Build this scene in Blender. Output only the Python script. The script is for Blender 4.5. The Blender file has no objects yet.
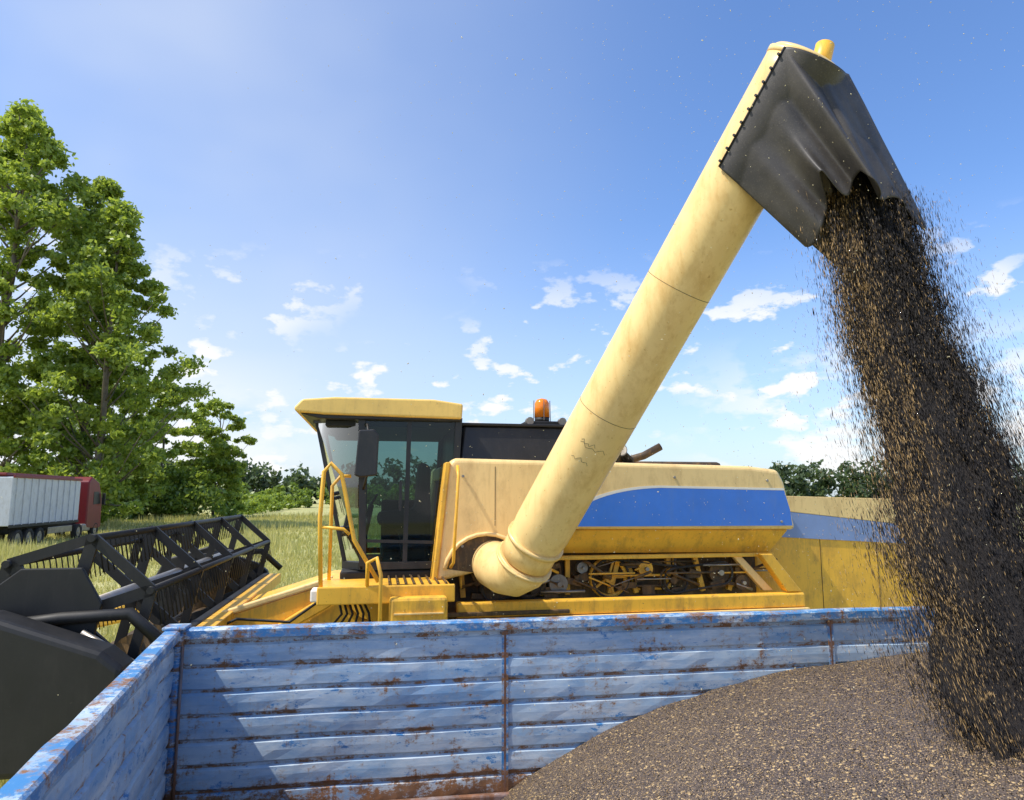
import bpy, math, random
import numpy as np
from mathutils import Vector, Matrix, noise as mnoise
rnd=random.Random(7); rng=np.random.default_rng(7)
scene=bpy.context.scene
COL=scene.collection
# ------------------------------------------------------------------ materials
def nn(nt,t,**k):
    n=nt.nodes.new(t)
    for a,b in k.items(): setattr(n,a,b)
    return n
def ramp(nt,src,p0,p1,c0=(0,0,0,1),c1=(1,1,1,1),ease=False):
    r=nn(nt,'ShaderNodeValToRGB'); e=r.color_ramp.elements
    if ease: r.color_ramp.interpolation='EASE'
    e[0].position=p0; e[1].position=p1; e[0].color=c0; e[1].color=c1
    nt.links.new(src,r.inputs[0]); return r.outputs[0]
def noise(nt,vec,scale,detail=5,rough=.6):
    n=nn(nt,'ShaderNodeTexNoise'); n.inputs['Scale'].default_value=scale
    n.inputs['Detail'].default_value=detail; n.inputs['Roughness'].default_value=rough
    nt.links.new(vec,n.inputs['Vector']); return n.outputs['Fac']
def mapping(nt,vec,sc,loc=(0,0,0)):
    m=nn(nt,'ShaderNodeMapping'); m.inputs['Scale'].default_value=sc; m.inputs['Location'].default_value=loc
    nt.links.new(vec,m.inputs['Vector']); return m.outputs[0]
def mix(nt,fac,a,b,mode='MIX'):
    m=nn(nt,'ShaderNodeMix',data_type='RGBA',blend_type=mode)
    for s,v in ((m.inputs[0],fac),(m.inputs[6],a),(m.inputs[7],b)):
        if isinstance(v,bpy.types.NodeSocket): nt.links.new(v,s)
        elif isinstance(v,(int,float)): s.default_value=v
        else: s.default_value=(v[0],v[1],v[2],1)
    return m.outputs[2]
def math_(nt,op,a,b=0.0):
    m=nn(nt,'ShaderNodeMath',operation=op)
    for i,v in enumerate((a,b)):
        if isinstance(v,bpy.types.NodeSocket): nt.links.new(v,m.inputs[i])
        else: m.inputs[i].default_value=v
    return m.outputs[0]
def base(name):
    m=bpy.data.materials.new(name); m.use_nodes=True
    nt=m.node_tree; p=nt.nodes['Principled BSDF']
    tc=nn(nt,'ShaderNodeTexCoord')
    return m,nt,p,tc.outputs['Object']
def bump(nt,p,h,strength,dist=.01):
    b=nn(nt,'ShaderNodeBump'); b.inputs['Strength'].default_value=strength; b.inputs['Distance'].default_value=dist
    nt.links.new(h,b.inputs['Height']); nt.links.new(b.outputs[0],p.inputs['Normal'])
def pmat(name,col,rough=.5,metal=0,var=.12,scale=3,dirt=None,damt=.5,bmp=0,bscale=40):
    m,nt,p,co=base(name)
    n=noise(nt,co,scale)
    a=tuple(c*(1-var) for c in col); b=tuple(min(1,c*(1+var)) for c in col)
    c=mix(nt,ramp(nt,n,.3,.7),a,b)
    if dirt:
        d=noise(nt,mapping(nt,co,(1,1,.45),(3,1,7)),5,8,.72)
        c=mix(nt,math_(nt,'MULTIPLY',ramp(nt,d,.48,.78),damt),c,dirt)
        d2=noise(nt,mapping(nt,co,(1,1,1),(9,4,1)),28,3,.6)
        c=mix(nt,math_(nt,'MULTIPLY',ramp(nt,d2,.66,.74),damt),c,dirt)
        d3=noise(nt,mapping(nt,co,(14,14,.9),(2,4,1)),1.5,6,.7)
        c=mix(nt,math_(nt,'MULTIPLY',ramp(nt,d3,.54,.72),damt*.45),c,dirt)
        nt.links.new(math_(nt,'ADD',math_(nt,'MULTIPLY',d,.35),rough-.15),p.inputs['Roughness'])
    else: p.inputs['Roughness'].default_value=rough
    nt.links.new(c,p.inputs['Base Color'])
    p.inputs['Metallic'].default_value=metal
    if bmp: bump(nt,p,noise(nt,co,bscale,4),bmp)
    return m
M={}
M['cream']=pmat('cream_paint',(.93,.66,.28),.36,dirt=(.42,.24,.08),damt=.62,var=.04)
M['roof']=pmat('roof_paint',(.92,.61,.16),.42,dirt=(.45,.30,.11),damt=.5,var=.06)
M['tube']=pmat('auger_paint',(.94,.66,.28),.33,dirt=(.58,.31,.07),damt=.7,var=.05,bmp=.12,bscale=5)
M['yellow']=pmat('yellow_paint',(.92,.50,.05),.40,dirt=(.26,.15,.05),damt=.85,var=.1)
M['blue']=pmat('blue_decal',(.045,.20,.70),.35,dirt=(.2,.25,.35),damt=.25,var=.08)
M['paleblue']=pmat('faded_blue_decal',(.22,.32,.58),.4,dirt=(.3,.3,.3),damt=.3,var=.1)
M['white']=pmat('white_trim',(.85,.8,.7),.4,var=.04)
M['black']=pmat('black_steel',(.012,.0115,.011),.55,dirt=(.06,.05,.04),damt=.35,var=.3)
M['blackpl']=pmat('black_plastic',(.016,.016,.017),.4,dirt=(.1,.09,.08),damt=.25,var=.2)
M['darkm']=pmat('oily_machinery',(.065,.042,.02),.6,dirt=(.40,.22,.06),damt=.8,var=.4,scale=8)
M['steel']=pmat('worn_steel',(.35,.33,.30),.4,.8,dirt=(.18,.1,.05),damt=.6,var=.2)
M['rubber']=pmat('tyre_rubber',(.025,.024,.023),.85,dirt=(.15,.12,.08),damt=.5,var=.2)
M['seat']=pmat('seat_fabric',(.03,.033,.036),.9)
M['red']=pmat('red_paint',(.17,.010,.014),.4,var=.1)
M['truckwhite']=pmat('tipper_white_paint',(.56,.58,.62),.45,dirt=(.28,.25,.2),damt=.5,var=.05)
M['orange']=pmat('beacon_orange',(.95,.24,.01),.12,var=.05)
M['bark']=pmat('bark',(.16,.13,.10),.9,bmp=.6,bscale=12,var=.3)
m=bpy.data.materials.new('tinted_glass'); m.use_nodes=True; nt=m.node_tree; nt.nodes.clear()
o=nn(nt,'ShaderNodeOutputMaterial'); tr=nn(nt,'ShaderNodeBsdfTransparent'); tr.inputs[0].default_value=(.34,.47,.44,1)
gl=nn(nt,'ShaderNodeBsdfGlossy'); gl.inputs['Roughness'].default_value=.03
fr=nn(nt,'ShaderNodeFresnel'); fr.inputs[0].default_value=1.5
mx=nn(nt,'ShaderNodeMixShader'); f2=math_(nt,'ADD',fr.outputs[0],.0)
nt.links.new(f2,mx.inputs[0]); nt.links.new(tr.outputs[0],mx.inputs[1]); nt.links.new(gl.outputs[0],mx.inputs[2]); nt.links.new(mx.outputs[0],o.inputs[0])
M['glass']=m
def trailer_mat(name,deep,rs):
    m,nt,p,co=base(name)
    s1=noise(nt,mapping(nt,co,(1.3,1.3,3.5)),1.6,8,.65)
    c=mix(nt,ramp(nt,s1,.36,.56),(.27,.42,.58),(.47,.57,.65))
    s2=noise(nt,mapping(nt,co,(.8,.8,5),(4,0,2)),2.5,10,.75)
    c=mix(nt,ramp(nt,s2,.47,.66),c,(.68,.72,.73))
    s4=noise(nt,mapping(nt,co,(.5,.5,1.2),(6,5,3)),1.6,8,.7)
    c=mix(nt,math_(nt,'MULTIPLY',ramp(nt,s4,.47,.62),.6),c,(.12,.31,.56))
    s3=noise(nt,mapping(nt,co,(2.2,2.2,5),(1,5,3)),1.8,14,.84)
    c=mix(nt,ramp(nt,s3,.565-deep,.585-deep),c,(.05,.22,.48))
    sep=nn(nt,'ShaderNodeSeparateXYZ'); nt.links.new(co,sep.inputs[0])
    fz=math_(nt,'FRACT',math_(nt,'DIVIDE',math_(nt,'SUBTRACT',sep.outputs[2],1.2),.128))
    gro=math_(nt,'SUBTRACT',1.0,ramp(nt,fz,.05,.30))
    r1=noise(nt,mapping(nt,co,(2.5,2.5,4),(7,2,1)),2.4,15,.86)
    rf=math_(nt,'ADD',r1,math_(nt,'MULTIPLY',gro,.085))
    low=math_(nt,'SUBTRACT',1.0,ramp(nt,math_(nt,'SUBTRACT',sep.outputs[2],1.2),.03,.20))
    rf=math_(nt,'ADD',rf,math_(nt,'MULTIPLY',low,.17))
    st=noise(nt,mapping(nt,co,(26,26,1.4),(1,1,1)),1.0,6,.7)
    rf=math_(nt,'ADD',rf,math_(nt,'MULTIPLY',ramp(nt,st,.52,.72),.07))
    rustc=mix(nt,noise(nt,co,30,5),(.06,.025,.012),(.42,.19,.07))
    halo=mix(nt,math_(nt,'MULTIPLY',ramp(nt,rf,.53-rs,.60-rs),.5),c,(.42,.30,.20))
    c=mix(nt,ramp(nt,rf,.585-rs,.615-rs),halo,rustc)
    sc=noise(nt,mapping(nt,co,(2.0,2.0,120),(3,3,3)),1.0,4,.6)
    c=mix(nt,math_(nt,'MULTIPLY',ramp(nt,sc,.63,.70),.3),c,(.30,.26,.22))
    c=mix(nt,math_(nt,'MULTIPLY',ramp(nt,noise(nt,co,2.2,6,.7),.5,.8),.25),c,(.36,.33,.28))
    nt.links.new(c,p.inputs['Base Color']); p.inputs['Roughness'].default_value=.45
    bump(nt,p,r1,.22,.008)
    return m
M['boards']=trailer_mat('weathered_blue_boards',0,0)
M['rail']=trailer_mat('weathered_blue_rail',.09,.045)
M['rust']=pmat('rusty_steel',(.2,.09,.045),.8,var=.4,scale=12,dirt=(.4,.5,.6),damt=.5,bmp=.4)
M['wood']=pmat('trailer_floor_wood',(.14,.10,.07),.8,var=.3)
def grain_mat():
    m,nt,p,co=base('rapeseed_grain')
    v=nn(nt,'ShaderNodeTexVoronoi'); v.inputs['Scale'].default_value=230; nt.links.new(co,v.inputs['Vector'])
    sp=nn(nt,'ShaderNodeSeparateColor'); nt.links.new(v.outputs['Color'],sp.inputs[0])
    c=mix(nt,sp.outputs[0],(.022,.016,.013),(.150,.108,.082))
    c=mix(nt,ramp(nt,sp.outputs[1],.88,.92),c,(.50,.34,.16))
    v2=nn(nt,'ShaderNodeTexVoronoi'); v2.inputs['Scale'].default_value=95; nt.links.new(co,v2.inputs['Vector'])
    sp2=nn(nt,'ShaderNodeSeparateColor'); nt.links.new(v2.outputs['Color'],sp2.inputs[0])
    c=mix(nt,math_(nt,'MULTIPLY',ramp(nt,sp2.outputs[0],.5,1),.4),c,(.028,.022,.018))
    c=mix(nt,math_(nt,'MULTIPLY',ramp(nt,sp2.outputs[1],.955,.965),.8),c,(.60,.42,.19))
    c=mix(nt,math_(nt,'MULTIPLY',ramp(nt,noise(nt,co,2.0,5,.6),.45,.7),.35),c,(.16,.115,.075))
    nt.links.new(c,p.inputs['Base Color']); p.inputs['Roughness'].default_value=.55
    bump(nt,p,v2.outputs['Distance'],.7,-.007); return m
M['grain']=grain_mat()
def flat(name,c,r=.6,rv=.5):
    m,nt,p,co=base(name); g=nn(nt,'ShaderNodeNewGeometry')
    cc=mix(nt,g.outputs['Random Per Island'],tuple(x*(1-rv) for x in c),tuple(min(1,x*(1+rv)) for x in c))
    nt.links.new(cc,p.inputs['Base Color']); p.inputs['Roughness'].default_value=r; return m
M['seed']=flat('dark_seed',(.015,.011,.009),.75)
M['chaff']=flat('golden_chaff',(.36,.23,.09),.6)
def leafmat(name,c1,c2,tr=.45,mott=.4):
    m=bpy.data.materials.new(name); m.use_nodes=True; nt=m.node_tree; nt.nodes.clear()
    o=nn(nt,'ShaderNodeOutputMaterial'); g=nn(nt,'ShaderNodeNewGeometry'); tc=nn(nt,'ShaderNodeTexCoord')
    c=mix(nt,g.outputs['Random Per Island'],c1,c2)
    c=mix(nt,math_(nt,'MULTIPLY',ramp(nt,noise(nt,tc.outputs['Object'],.35,4),.4,.7),mott),c,tuple(x*.5 for x in c1))
    d=nn(nt,'ShaderNodeBsdfDiffuse'); t=nn(nt,'ShaderNodeBsdfTranslucent'); gg=nn(nt,'ShaderNodeBsdfGlossy'); gg.inputs['Roughness'].default_value=.45
    nt.links.new(c,d.inputs[0]); nt.links.new(mix(nt,.6,c,(min(1,c2[0]*1.7),min(1,c2[1]*1.6),c2[2])),t.inputs[0])
    a=nn(nt,'ShaderNodeMixShader'); a.inputs[0].default_value=tr
    nt.links.new(d.outputs[0],a.inputs[1]); nt.links.new(t.outputs[0],a.inputs[2])
    b=nn(nt,'ShaderNodeMixShader'); b.inputs[0].default_value=.05
    nt.links.new(a.outputs[0],b.inputs[1]); nt.links.new(gg.outputs[0],b.inputs[2]); nt.links.new(b.outputs[0],o.inputs[0])
    return m
M['leaf']=leafmat('poplar_leaves',(.15,.24,.03),(.34,.43,.07),.5,.35)
M['leaf2']=leafmat('hedge_leaves',(.13,.21,.035),(.26,.35,.06))
M['leaf3']=leafmat('distant_leaves',(.06,.10,.045),(.11,.16,.065))
M['grass']=leafmat('stubble_grass',(.32,.33,.08),(.66,.58,.25),.3,.3)
M['dust']=leafmat('airborne_chaff',(.7,.6,.4),(.9,.8,.6),.5,0)
def ground_mat():
    m,nt,p,co=base('stubble_field')
    a=noise(nt,co,.12,6,.65); b=noise(nt,mapping(nt,co,(1,3,1)),1.2,8,.7); c_=noise(nt,co,14,4,.8)
    c=mix(nt,ramp(nt,a,.35,.65),(.26,.30,.07),(.50,.45,.18))
    c=mix(nt,ramp(nt,b,.45,.7),c,(.58,.51,.24))
    c=mix(nt,ramp(nt,c_,.5,.8),c,(.18,.18,.06))
    nt.links.new(c,p.inputs['Base Color']); p.inputs['Roughness'].default_value=.9
    bump(nt,p,c_,.6,.06); return m
M['ground']=ground_mat()
def cloth_mat():
    m,nt,p,co=base('rubber_sheet')
    a=noise(nt,co,3,6,.65); b=noise(nt,co,90,3,.8)
    c=mix(nt,ramp(nt,a,.35,.7),(.035,.031,.029),(.085,.074,.066))
    c=mix(nt,math_(nt,'MULTIPLY',ramp(nt,b,.58,.7),.4),c,(.22,.19,.15))
    nt.links.new(c,p.inputs['Base Color']); p.inputs['Roughness'].default_value=.5
    bump(nt,p,b,.25,.004); return m
M['cloth']=cloth_mat()
# ------------------------------------------------------------------ mesh helpers
def empty(name,loc=(0,0,0),rz=0):
    e=bpy.data.objects.new(name,None); e.location=loc; e.rotation_euler=(0,0,rz); COL.objects.link(e); return e
def mesh(name,vs,fs,mat,parent=None,smooth=False,bevel=0,seg=2,mats=None,midx=None):
    me=bpy.data.meshes.new(name); me.from_pydata([tuple(v) for v in vs],[],fs); me.update()
    for mm in (mats or [mat]): me.materials.append(mm)
    if midx is not None:
        me.polygons.foreach_set('material_index',midx)
    if smooth is True: me.polygons.foreach_set('use_smooth',[True]*len(me.polygons))
    elif smooth: me.polygons.foreach_set('use_smooth',smooth)
    ob=bpy.data.objects.new(name,me); COL.objects.link(ob)
    if parent: ob.parent=parent
    if bevel:
        b=ob.modifiers.new('b','BEVEL'); b.width=bevel; b.segments=seg; b.limit_method='ANGLE'; b.angle_limit=math.radians(35)
    return ob
def npmesh(name,V,F,mat,parent=None,mats=None,midx=None):
    me=bpy.data.meshes.new(name); n=F.shape[1]
    me.vertices.add(len(V)); me.vertices.foreach_set('co',V.astype(np.float32).ravel())
    me.loops.add(F.size); me.loops.foreach_set('vertex_index',F.astype(np.int32).ravel())
    me.polygons.add(len(F)); me.polygons.foreach_set('loop_start',np.arange(0,F.size,n,dtype=np.int32))
    try: me.polygons.foreach_set('loop_total',np.full(len(F),n,dtype=np.int32))
    except Exception: pass
    for mm in (mats or [mat]): me.materials.append(mm)
    if midx is not None: me.polygons.foreach_set('material_index',midx.astype(np.int32))
    me.update(calc_edges=True); me.validate()
    ob=bpy.data.objects.new(name,me); COL.objects.link(ob)
    if parent: ob.parent=parent
    return ob
def box(name,x,y,z,mat,parent,bevel=.012,seg=2):
    vs=[(x[i],y[j],z[k]) for i in(0,1) for j in(0,1) for k in(0,1)]
    fs=[(0,1,3,2),(4,6,7,5),(0,4,5,1),(2,3,7,6),(0,2,6,4),(1,5,7,3)]
    return mesh(name,vs,fs,mat,parent,bevel=bevel,seg=seg)
def prism(name,pts,y0,y1,mat,parent,bevel=.01,seg=2,y0f=None):
    n=len(pts); vs=[(p[0],y0,p[1]) for p in pts]+[(p[0],y1,p[1]) for p in pts]
    fs=[tuple(range(n)),tuple(range(2*n-1,n-1,-1))]+[(i,i+n,(i+1)%n+n,(i+1)%n) for i in range(n)]
    ob=mesh(name,vs,fs,mat,parent,bevel=bevel,seg=seg)
    fixn(ob); return ob
def fixn(ob):
    import bmesh
    bm=bmesh.new(); bm.from_mesh(ob.data); bmesh.ops.recalc_face_normals(bm,faces=bm.faces); bm.to_mesh(ob.data); bm.free()
def tubegeo(pts,r,seg=12):
    pts=[Vector(p) for p in pts]; n=len(pts)
    rs=r if isinstance(r,(list,tuple)) else [r]*n
    vs=[];fs=[];sm=[]
    prev=None
    for i,p in enumerate(pts):
        t=(pts[min(i+1,n-1)]-pts[max(i-1,0)]).normalized()
        if prev is None:
            ref=Vector((0,0,1)) if abs(t.z)<.9 else Vector((1,0,0))
            a=t.cross(ref).normalized()
        else: a=(prev-t*prev.dot(t)).normalized()
        prev=a; b=t.cross(a)
        for k in range(seg):
            an=2*math.pi*k/seg; vs.append(p+(a*math.cos(an)+b*math.sin(an))*rs[i])
    for i in range(n-1):
        for k in range(seg):
            fs.append((i*seg+k,i*seg+(k+1)%seg,(i+1)*seg+(k+1)%seg,(i+1)*seg+k)); sm.append(True)
    fs.append(tuple(range(seg-1,-1,-1))); fs.append(tuple((n-1)*seg+k for k in range(seg))); sm+=[False,False]
    return vs,fs,sm
def tube(name,pts,r,mat,parent,seg=12):
    v,f,s=tubegeo(pts,r,seg); return mesh(name,v,f,mat,parent,smooth=s)
def multi(name,parts,mat,parent):
    V=[];F=[];S=[]
    for v,f,s in parts:
        o=len(V); V+=list(v); F+=[tuple(i+o for i in q) for q in f]; S+=s
    return mesh(name,V,F,mat,parent,smooth=S)
def boxgeo(p0,p1,w,h,up=(0,0,1)):
    p0=Vector(p0);p1=Vector(p1);t=(p1-p0).normalized();u=Vector(up)
    if abs(t.dot(u))>.95:u=Vector((1,0,0))
    a=t.cross(u).normalized();b=a.cross(t)
    vs=[p+a*sx*w/2+b*sz*h/2 for p in(p0,p1) for sx,sz in((-1,-1),(1,-1),(1,1),(-1,1))]
    fs=[(3,2,1,0),(4,5,6,7),(0,1,5,4),(1,2,6,5),(2,3,7,6),(3,0,4,7)]
    return vs,fs,[False]*6
def wheel(name,c,r,w,parent,rim,lugs=0):
    prof=[(.62*r,-w*.42),(.80*r,-w*.5),(.95*r,-w*.48),(r,-w*.36),(r,w*.36),(.95*r,w*.48),(.80*r,w*.5),(.62*r,w*.42)]
    seg=40; V=[];F=[]
    for k in range(seg):
        a=2*math.pi*k/seg
        for q,y in prof: V.append((c[0]+q*math.cos(a),c[1]+y,c[2]+q*math.sin(a)))
    n=len(prof)
    for k in range(seg):
        for j in range(n-1):
            F.append((k*n+j,((k+1)%seg)*n+j,((k+1)%seg)*n+j+1,k*n+j+1))
    mesh(name+'_tyre',V,F,M['rubber'],parent,smooth=True)
    if lugs:
        P=[]
        for k in range(lugs):
            for s in(-1,1):
                a=2*math.pi*(k+.25*s)/lugs;b=a+.22
                P.append(boxgeo((c[0]+1.005*r*math.cos(a),c[1]+s*.02,c[2]+1.005*r*math.sin(a)),(c[0]+.99*r*math.cos(b),c[1]+s*w*.47,c[2]+.99*r*math.sin(b)),.05,.05))
        multi(name+'_lugs',P,M['rubber'],parent)
    tube(name+'_rim',[(c[0],c[1]-w*.36,c[2]),(c[0],c[1]+w*.36,c[2])],.63*r,rim,parent,32)
    tube(name+'_hub',[(c[0],c[1]-w*.46,c[2]),(c[0],c[1]+w*.46,c[2])],.2*r,rim,parent,20)

# ------------------------------------------------------------------ ground
def ground():
    xs=[-1500,-600,-250,-120]+list(range(-80,61,4))+[120,250,600,1500]
    ys=[-60,-20]+list(range(-8,121,4))+[200,400,800,2500]
    V=[(x,y,0.10*mnoise.noise(Vector((x*.09,y*.09,0))) if abs(x)<90 and 12<y<130 else 0) for y in ys for x in xs]
    n=len(xs); F=[(j*n+i,j*n+i+1,(j+1)*n+i+1,(j+1)*n+i) for j in range(len(ys)-1) for i in range(n-1)]
    mesh('field_ground',V,F,M['ground'],None,smooth=True)
ground()
def grass():
    N=130000
    Y=6+90*rng.random(N)**1.6; q=-.80+.62*rng.random(N); X=q*Y
    h=(.08+.22*rng.random(N))*(1+Y*.007); w=.007+.0009*Y
    ang=rng.random(N)*math.pi; lx=rng.normal(0,.09,N); ly=rng.normal(0,.09,N)
    keep=(np.sin(X*.9+np.sin(Y*.4)*2)*np.cos(Y*.7)+rng.normal(0,.6,N))>-.3
    tall=(np.sin(X*.31+1.3*np.sin(Y*.17))*np.sin(Y*.23+X*.11)+rng.normal(0,.15,N))>.35
    h=np.where(tall,h*2.1,h)
    X,Y,h,w,ang,lx,ly=[a[keep] for a in (X,Y,h,w,ang,lx,ly)]; n=len(X)
    V=np.zeros((n,3,3)); z=np.zeros(n)-.03
    V[:,0]=np.stack([X-np.cos(ang)*w,Y-np.sin(ang)*w,z],1); V[:,1]=np.stack([X+np.cos(ang)*w,Y+np.sin(ang)*w,z],1)
    V[:,2]=np.stack([X+lx,Y+ly,h],1)
    npmesh('field_grass',V.reshape(-1,3),np.arange(n*3).reshape(-1,3),M['grass'])
grass()
# ------------------------------------------------------------------ foliage
def leaves(name,centers,radii,nper,size,mat,parent,flat=.8):
    C=np.repeat(np.array(centers),nper,0); R=np.repeat(np.array(radii),nper)
    n=len(C); d=rng.normal(0,1,(n,3)); d/=np.linalg.norm(d,axis=1)[:,None]
    rr=R*(rng.random(n)**.5)*(1+.25*rng.normal(0,1,n)); P=C+d*rr[:,None]*np.array([1,1,flat])
    a=rng.normal(0,1,(n,3)); a/=np.linalg.norm(a,axis=1)[:,None]
    b=np.cross(a,rng.normal(0,1,(n,3))); b/=np.linalg.norm(b,axis=1)[:,None]
    s=size*(.6+.8*rng.random(n))[:,None]
    V=np.stack([P-a*s,P-b*s*.55,P+a*s,P+b*s*.55],1).reshape(-1,3)
    return npmesh(name,V,np.arange(n*4).reshape(-1,4),mat,parent)
def tree(name,loc,H,R,ncl,nleaf,ls,mat=None,cb=.12,seed=1,clr=1.0,fullness=.6):
    r=random.Random(seed); e=empty(name,loc)
    tr=[(r.uniform(-.2,.2)*i*.3,r.uniform(-.2,.2)*i*.3,H*.93*i/8-.2*(i==0)) for i in range(9)]
    rad=[H*.011*(1-.105*i)+.03 for i in range(9)]
    tube('trunk',tr,rad,M['bark'],e,10)
    cs=[];rs=[];P=[]
    for k in range(ncl):
        h=cb+(1-cb)*r.random()**.9
        x=(h-cb)/(1-cb)
        env=R*(math.sin(math.pi*min(1,.20+x*.80)**.85)**fullness)*(.84+.26*math.sin(5*x+seed))
        a=r.uniform(0,2*math.pi); q=env*math.sqrt(r.random())*1.05
        c=Vector((q*math.cos(a),q*math.sin(a),h*H)); cs.append(tuple(c)); rs.append(clr*R*r.uniform(.06,.20)*(1.12-.3*x))
        if k%4==0:
            hb=max(.08*H,c.z-q*.9-1); b=Vector(tr[min(8,int(hb/H*8))]); b.z=hb
            mid=(b+c)/2+Vector((0,0,-.08*q)); P.append(tubegeo([b,mid,c],[H*.003,H*.002,.02],6))
    multi('limbs',P,M['bark'],e)
    leaves('foliage',cs,rs,nleaf,ls,mat or M['leaf'],e,.65)
    return e
tree('poplar_tree',(-43.5,57,0),37,8.0,240,210,.22,seed=3,cb=.05)
tree('poplar_tree',(-35.0,58,0),28.5,6.6,230,200,.21,seed=6,cb=.03,fullness=.5)
tree('poplar_tree',(-39.5,63,0),33,6.5,180,200,.24,seed=8,cb=.04)
tree('poplar_tree',(-49,64,0),41,8.0,150,210,.27,seed=18,cb=.04)
tree('broadleaf_tree',(-49.5,82,0),18,6.0,110,220,.24,seed=11,cb=.02,fullness=.35)
tree('broadleaf_tree',(-44.0,86,0),17.0,6.2,140,220,.24,seed=12,cb=.02,fullness=.3)
tree('broadleaf_tree',(-40.2,93,0),15.6,5.6,130,220,.24,seed=22,cb=.02,fullness=.3)
def hedge(name,x0,y0,x1,y1,h,w,n,nl,ls,mat,hv=.4):
    e=empty(name); cs=[];rs=[]
    for i in range(n):
        t=rnd.random(); hh=h*(1-hv+hv*(.5+.5*mnoise.noise(Vector((t*n*.12,3,h)))*1.8)); 
        cs.append((x0+(x1-x0)*t+rnd.uniform(-w,w),y0+(y1-y0)*t+rnd.uniform(-w,w),rnd.random()*hh)); rs.append(h*rnd.uniform(.12,.28))
    leaves('foliage',cs,rs,nl,ls,mat,e)
hedge('hedge_row',-58,68,-38,86,7.5,2.5,140,170,.26,M['leaf2'])
hedge('hedge_row',-41,98,-50,150,4,2.5,60,140,.3,M['leaf'])
hedge('shrub_row',-66,165,-20,190,5.5,5,130,90,.5,M['leaf2'])
hedge('distant_treeline',-160,250,330,290,16.5,9,1100,60,1.0,M['leaf3'],.5)
# ------------------------------------------------------------------ combine
A=math.radians(11)
cb=empty('combine_harvester',(-.5,7.0,0),A)
box('body_core',(.0,3.55),(.45,2.45),(1.2,3.16),M['yellow'],cb,.03)
box('machinery_bay',(-.1,3.5),(.36,2.6),(1.5,2.6),M['darkm'],cb,.01)
prism('side_panel',[(-.10,3.285),(3.2,3.23),(3.55,3.19),(3.62,3.05),(3.73,2.53),(.62,2.56),(.45,2.2),(-.27,2.05),(-.2,2.8),(-.16,3.2)],0,.5,M['cream'],cb,.05,4)
prism('far_side_panel',[(-.10,3.285),(3.55,3.19),(3.73,2.53),(.62,2.56),(-.27,2.05)],2.4,2.9,M['cream'],cb,.05,4)
prism('deck_cover',[(-.12,3.25),(3.5,3.16),(3.5,3.06),(-.12,3.1)],.4,2.5,M['cream'],cb,.02)
prism('panel_front_edge',[(-.30,2.06),(-.25,2.06),(-.13,3.24),(-.18,3.24)],-.02,.3,M['yellow'],cb,.01)
def sheet(name,pts,y,mat,th=.004):
    return prism(name,pts,y-th,y,mat,cb,0)
def arc(p0,p1,p2,n=14):
    return [((1-t)**2*p0[0]+2*t*(1-t)*p1[0]+t*t*p2[0],(1-t)**2*p0[1]+2*t*(1-t)*p1[1]+t*t*p2[1]) for t in [i/n for i in range(n+1)]]
up=arc((.98,2.585),(1.35,2.97),(2.15,2.985))
sheet('blue_decal',up+[(3.6,2.96),(3.66,2.75),(3.68,2.575)],-.001,M['blue'])
lo=[(x-.03,z+.026) for x,z in up]
sheet('decal_border',lo+[(3.6,2.986),(3.6,2.963)]+[(x,z+.002) for x,z in up[::-1]],-.001,M['white'],.003)
box('panel_joint',(.33,.336),(-.003,.01),(2.6,3.2),M['darkm'],cb,0)
Q=[tubegeo([(x,-.012,z),(x,.01,z)],.014,10) for x,z in ((.0,3.1),(.0,2.4),(1.2,3.12),(2.3,3.1),(3.4,3.07),(.75,2.63),(3.55,2.62),(.2,2.2))]
multi('panel_fasteners',Q,M['steel'],cb)
def slab(name,a,b,c,d,th,mat,bev=.01):
    vs=[Vector(p) for p in(a,b,c,d)]; n=(vs[1]-vs[0]).cross(vs[3]-vs[0]).normalized()*th
    V=vs+[v+n for v in vs]
    ob=mesh(name,V,[(0,1,2,3),(7,6,5,4),(0,4,5,1),(1,5,6,2),(2,6,7,3),(3,7,4,0)],mat,cb,bevel=bev); fixn(ob); return ob
slab('lower_skirt',(.55,.06,2.55),(3.66,.06,2.52),(3.5,.2,2.27),(.6,.2,2.3),.03,M['yellow'])
box('skirt_lip',(.62,3.5),(.10,.20),(2.235,2.275),M['yellow'],cb,.008)
box('lower_rail',(-.05,3.78),(-.02,.10),(1.70,1.85),M['yellow'],cb,.02)
box('lower_rail_flange',(-.05,3.80),(-.06,.06),(1.66,1.695),M['cream'],cb,.006)
prism('rear_strut',[(3.28,2.27),(3.42,2.27),(3.76,1.86),(3.58,1.86)],.0,.12,M['yellow'],cb,.01)
prism('rear_strut_inner',[(3.0,2.27),(3.1,2.27),(3.5,1.86),(3.38,1.86)],.14,.22,M['cream'],cb,.01)
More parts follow.
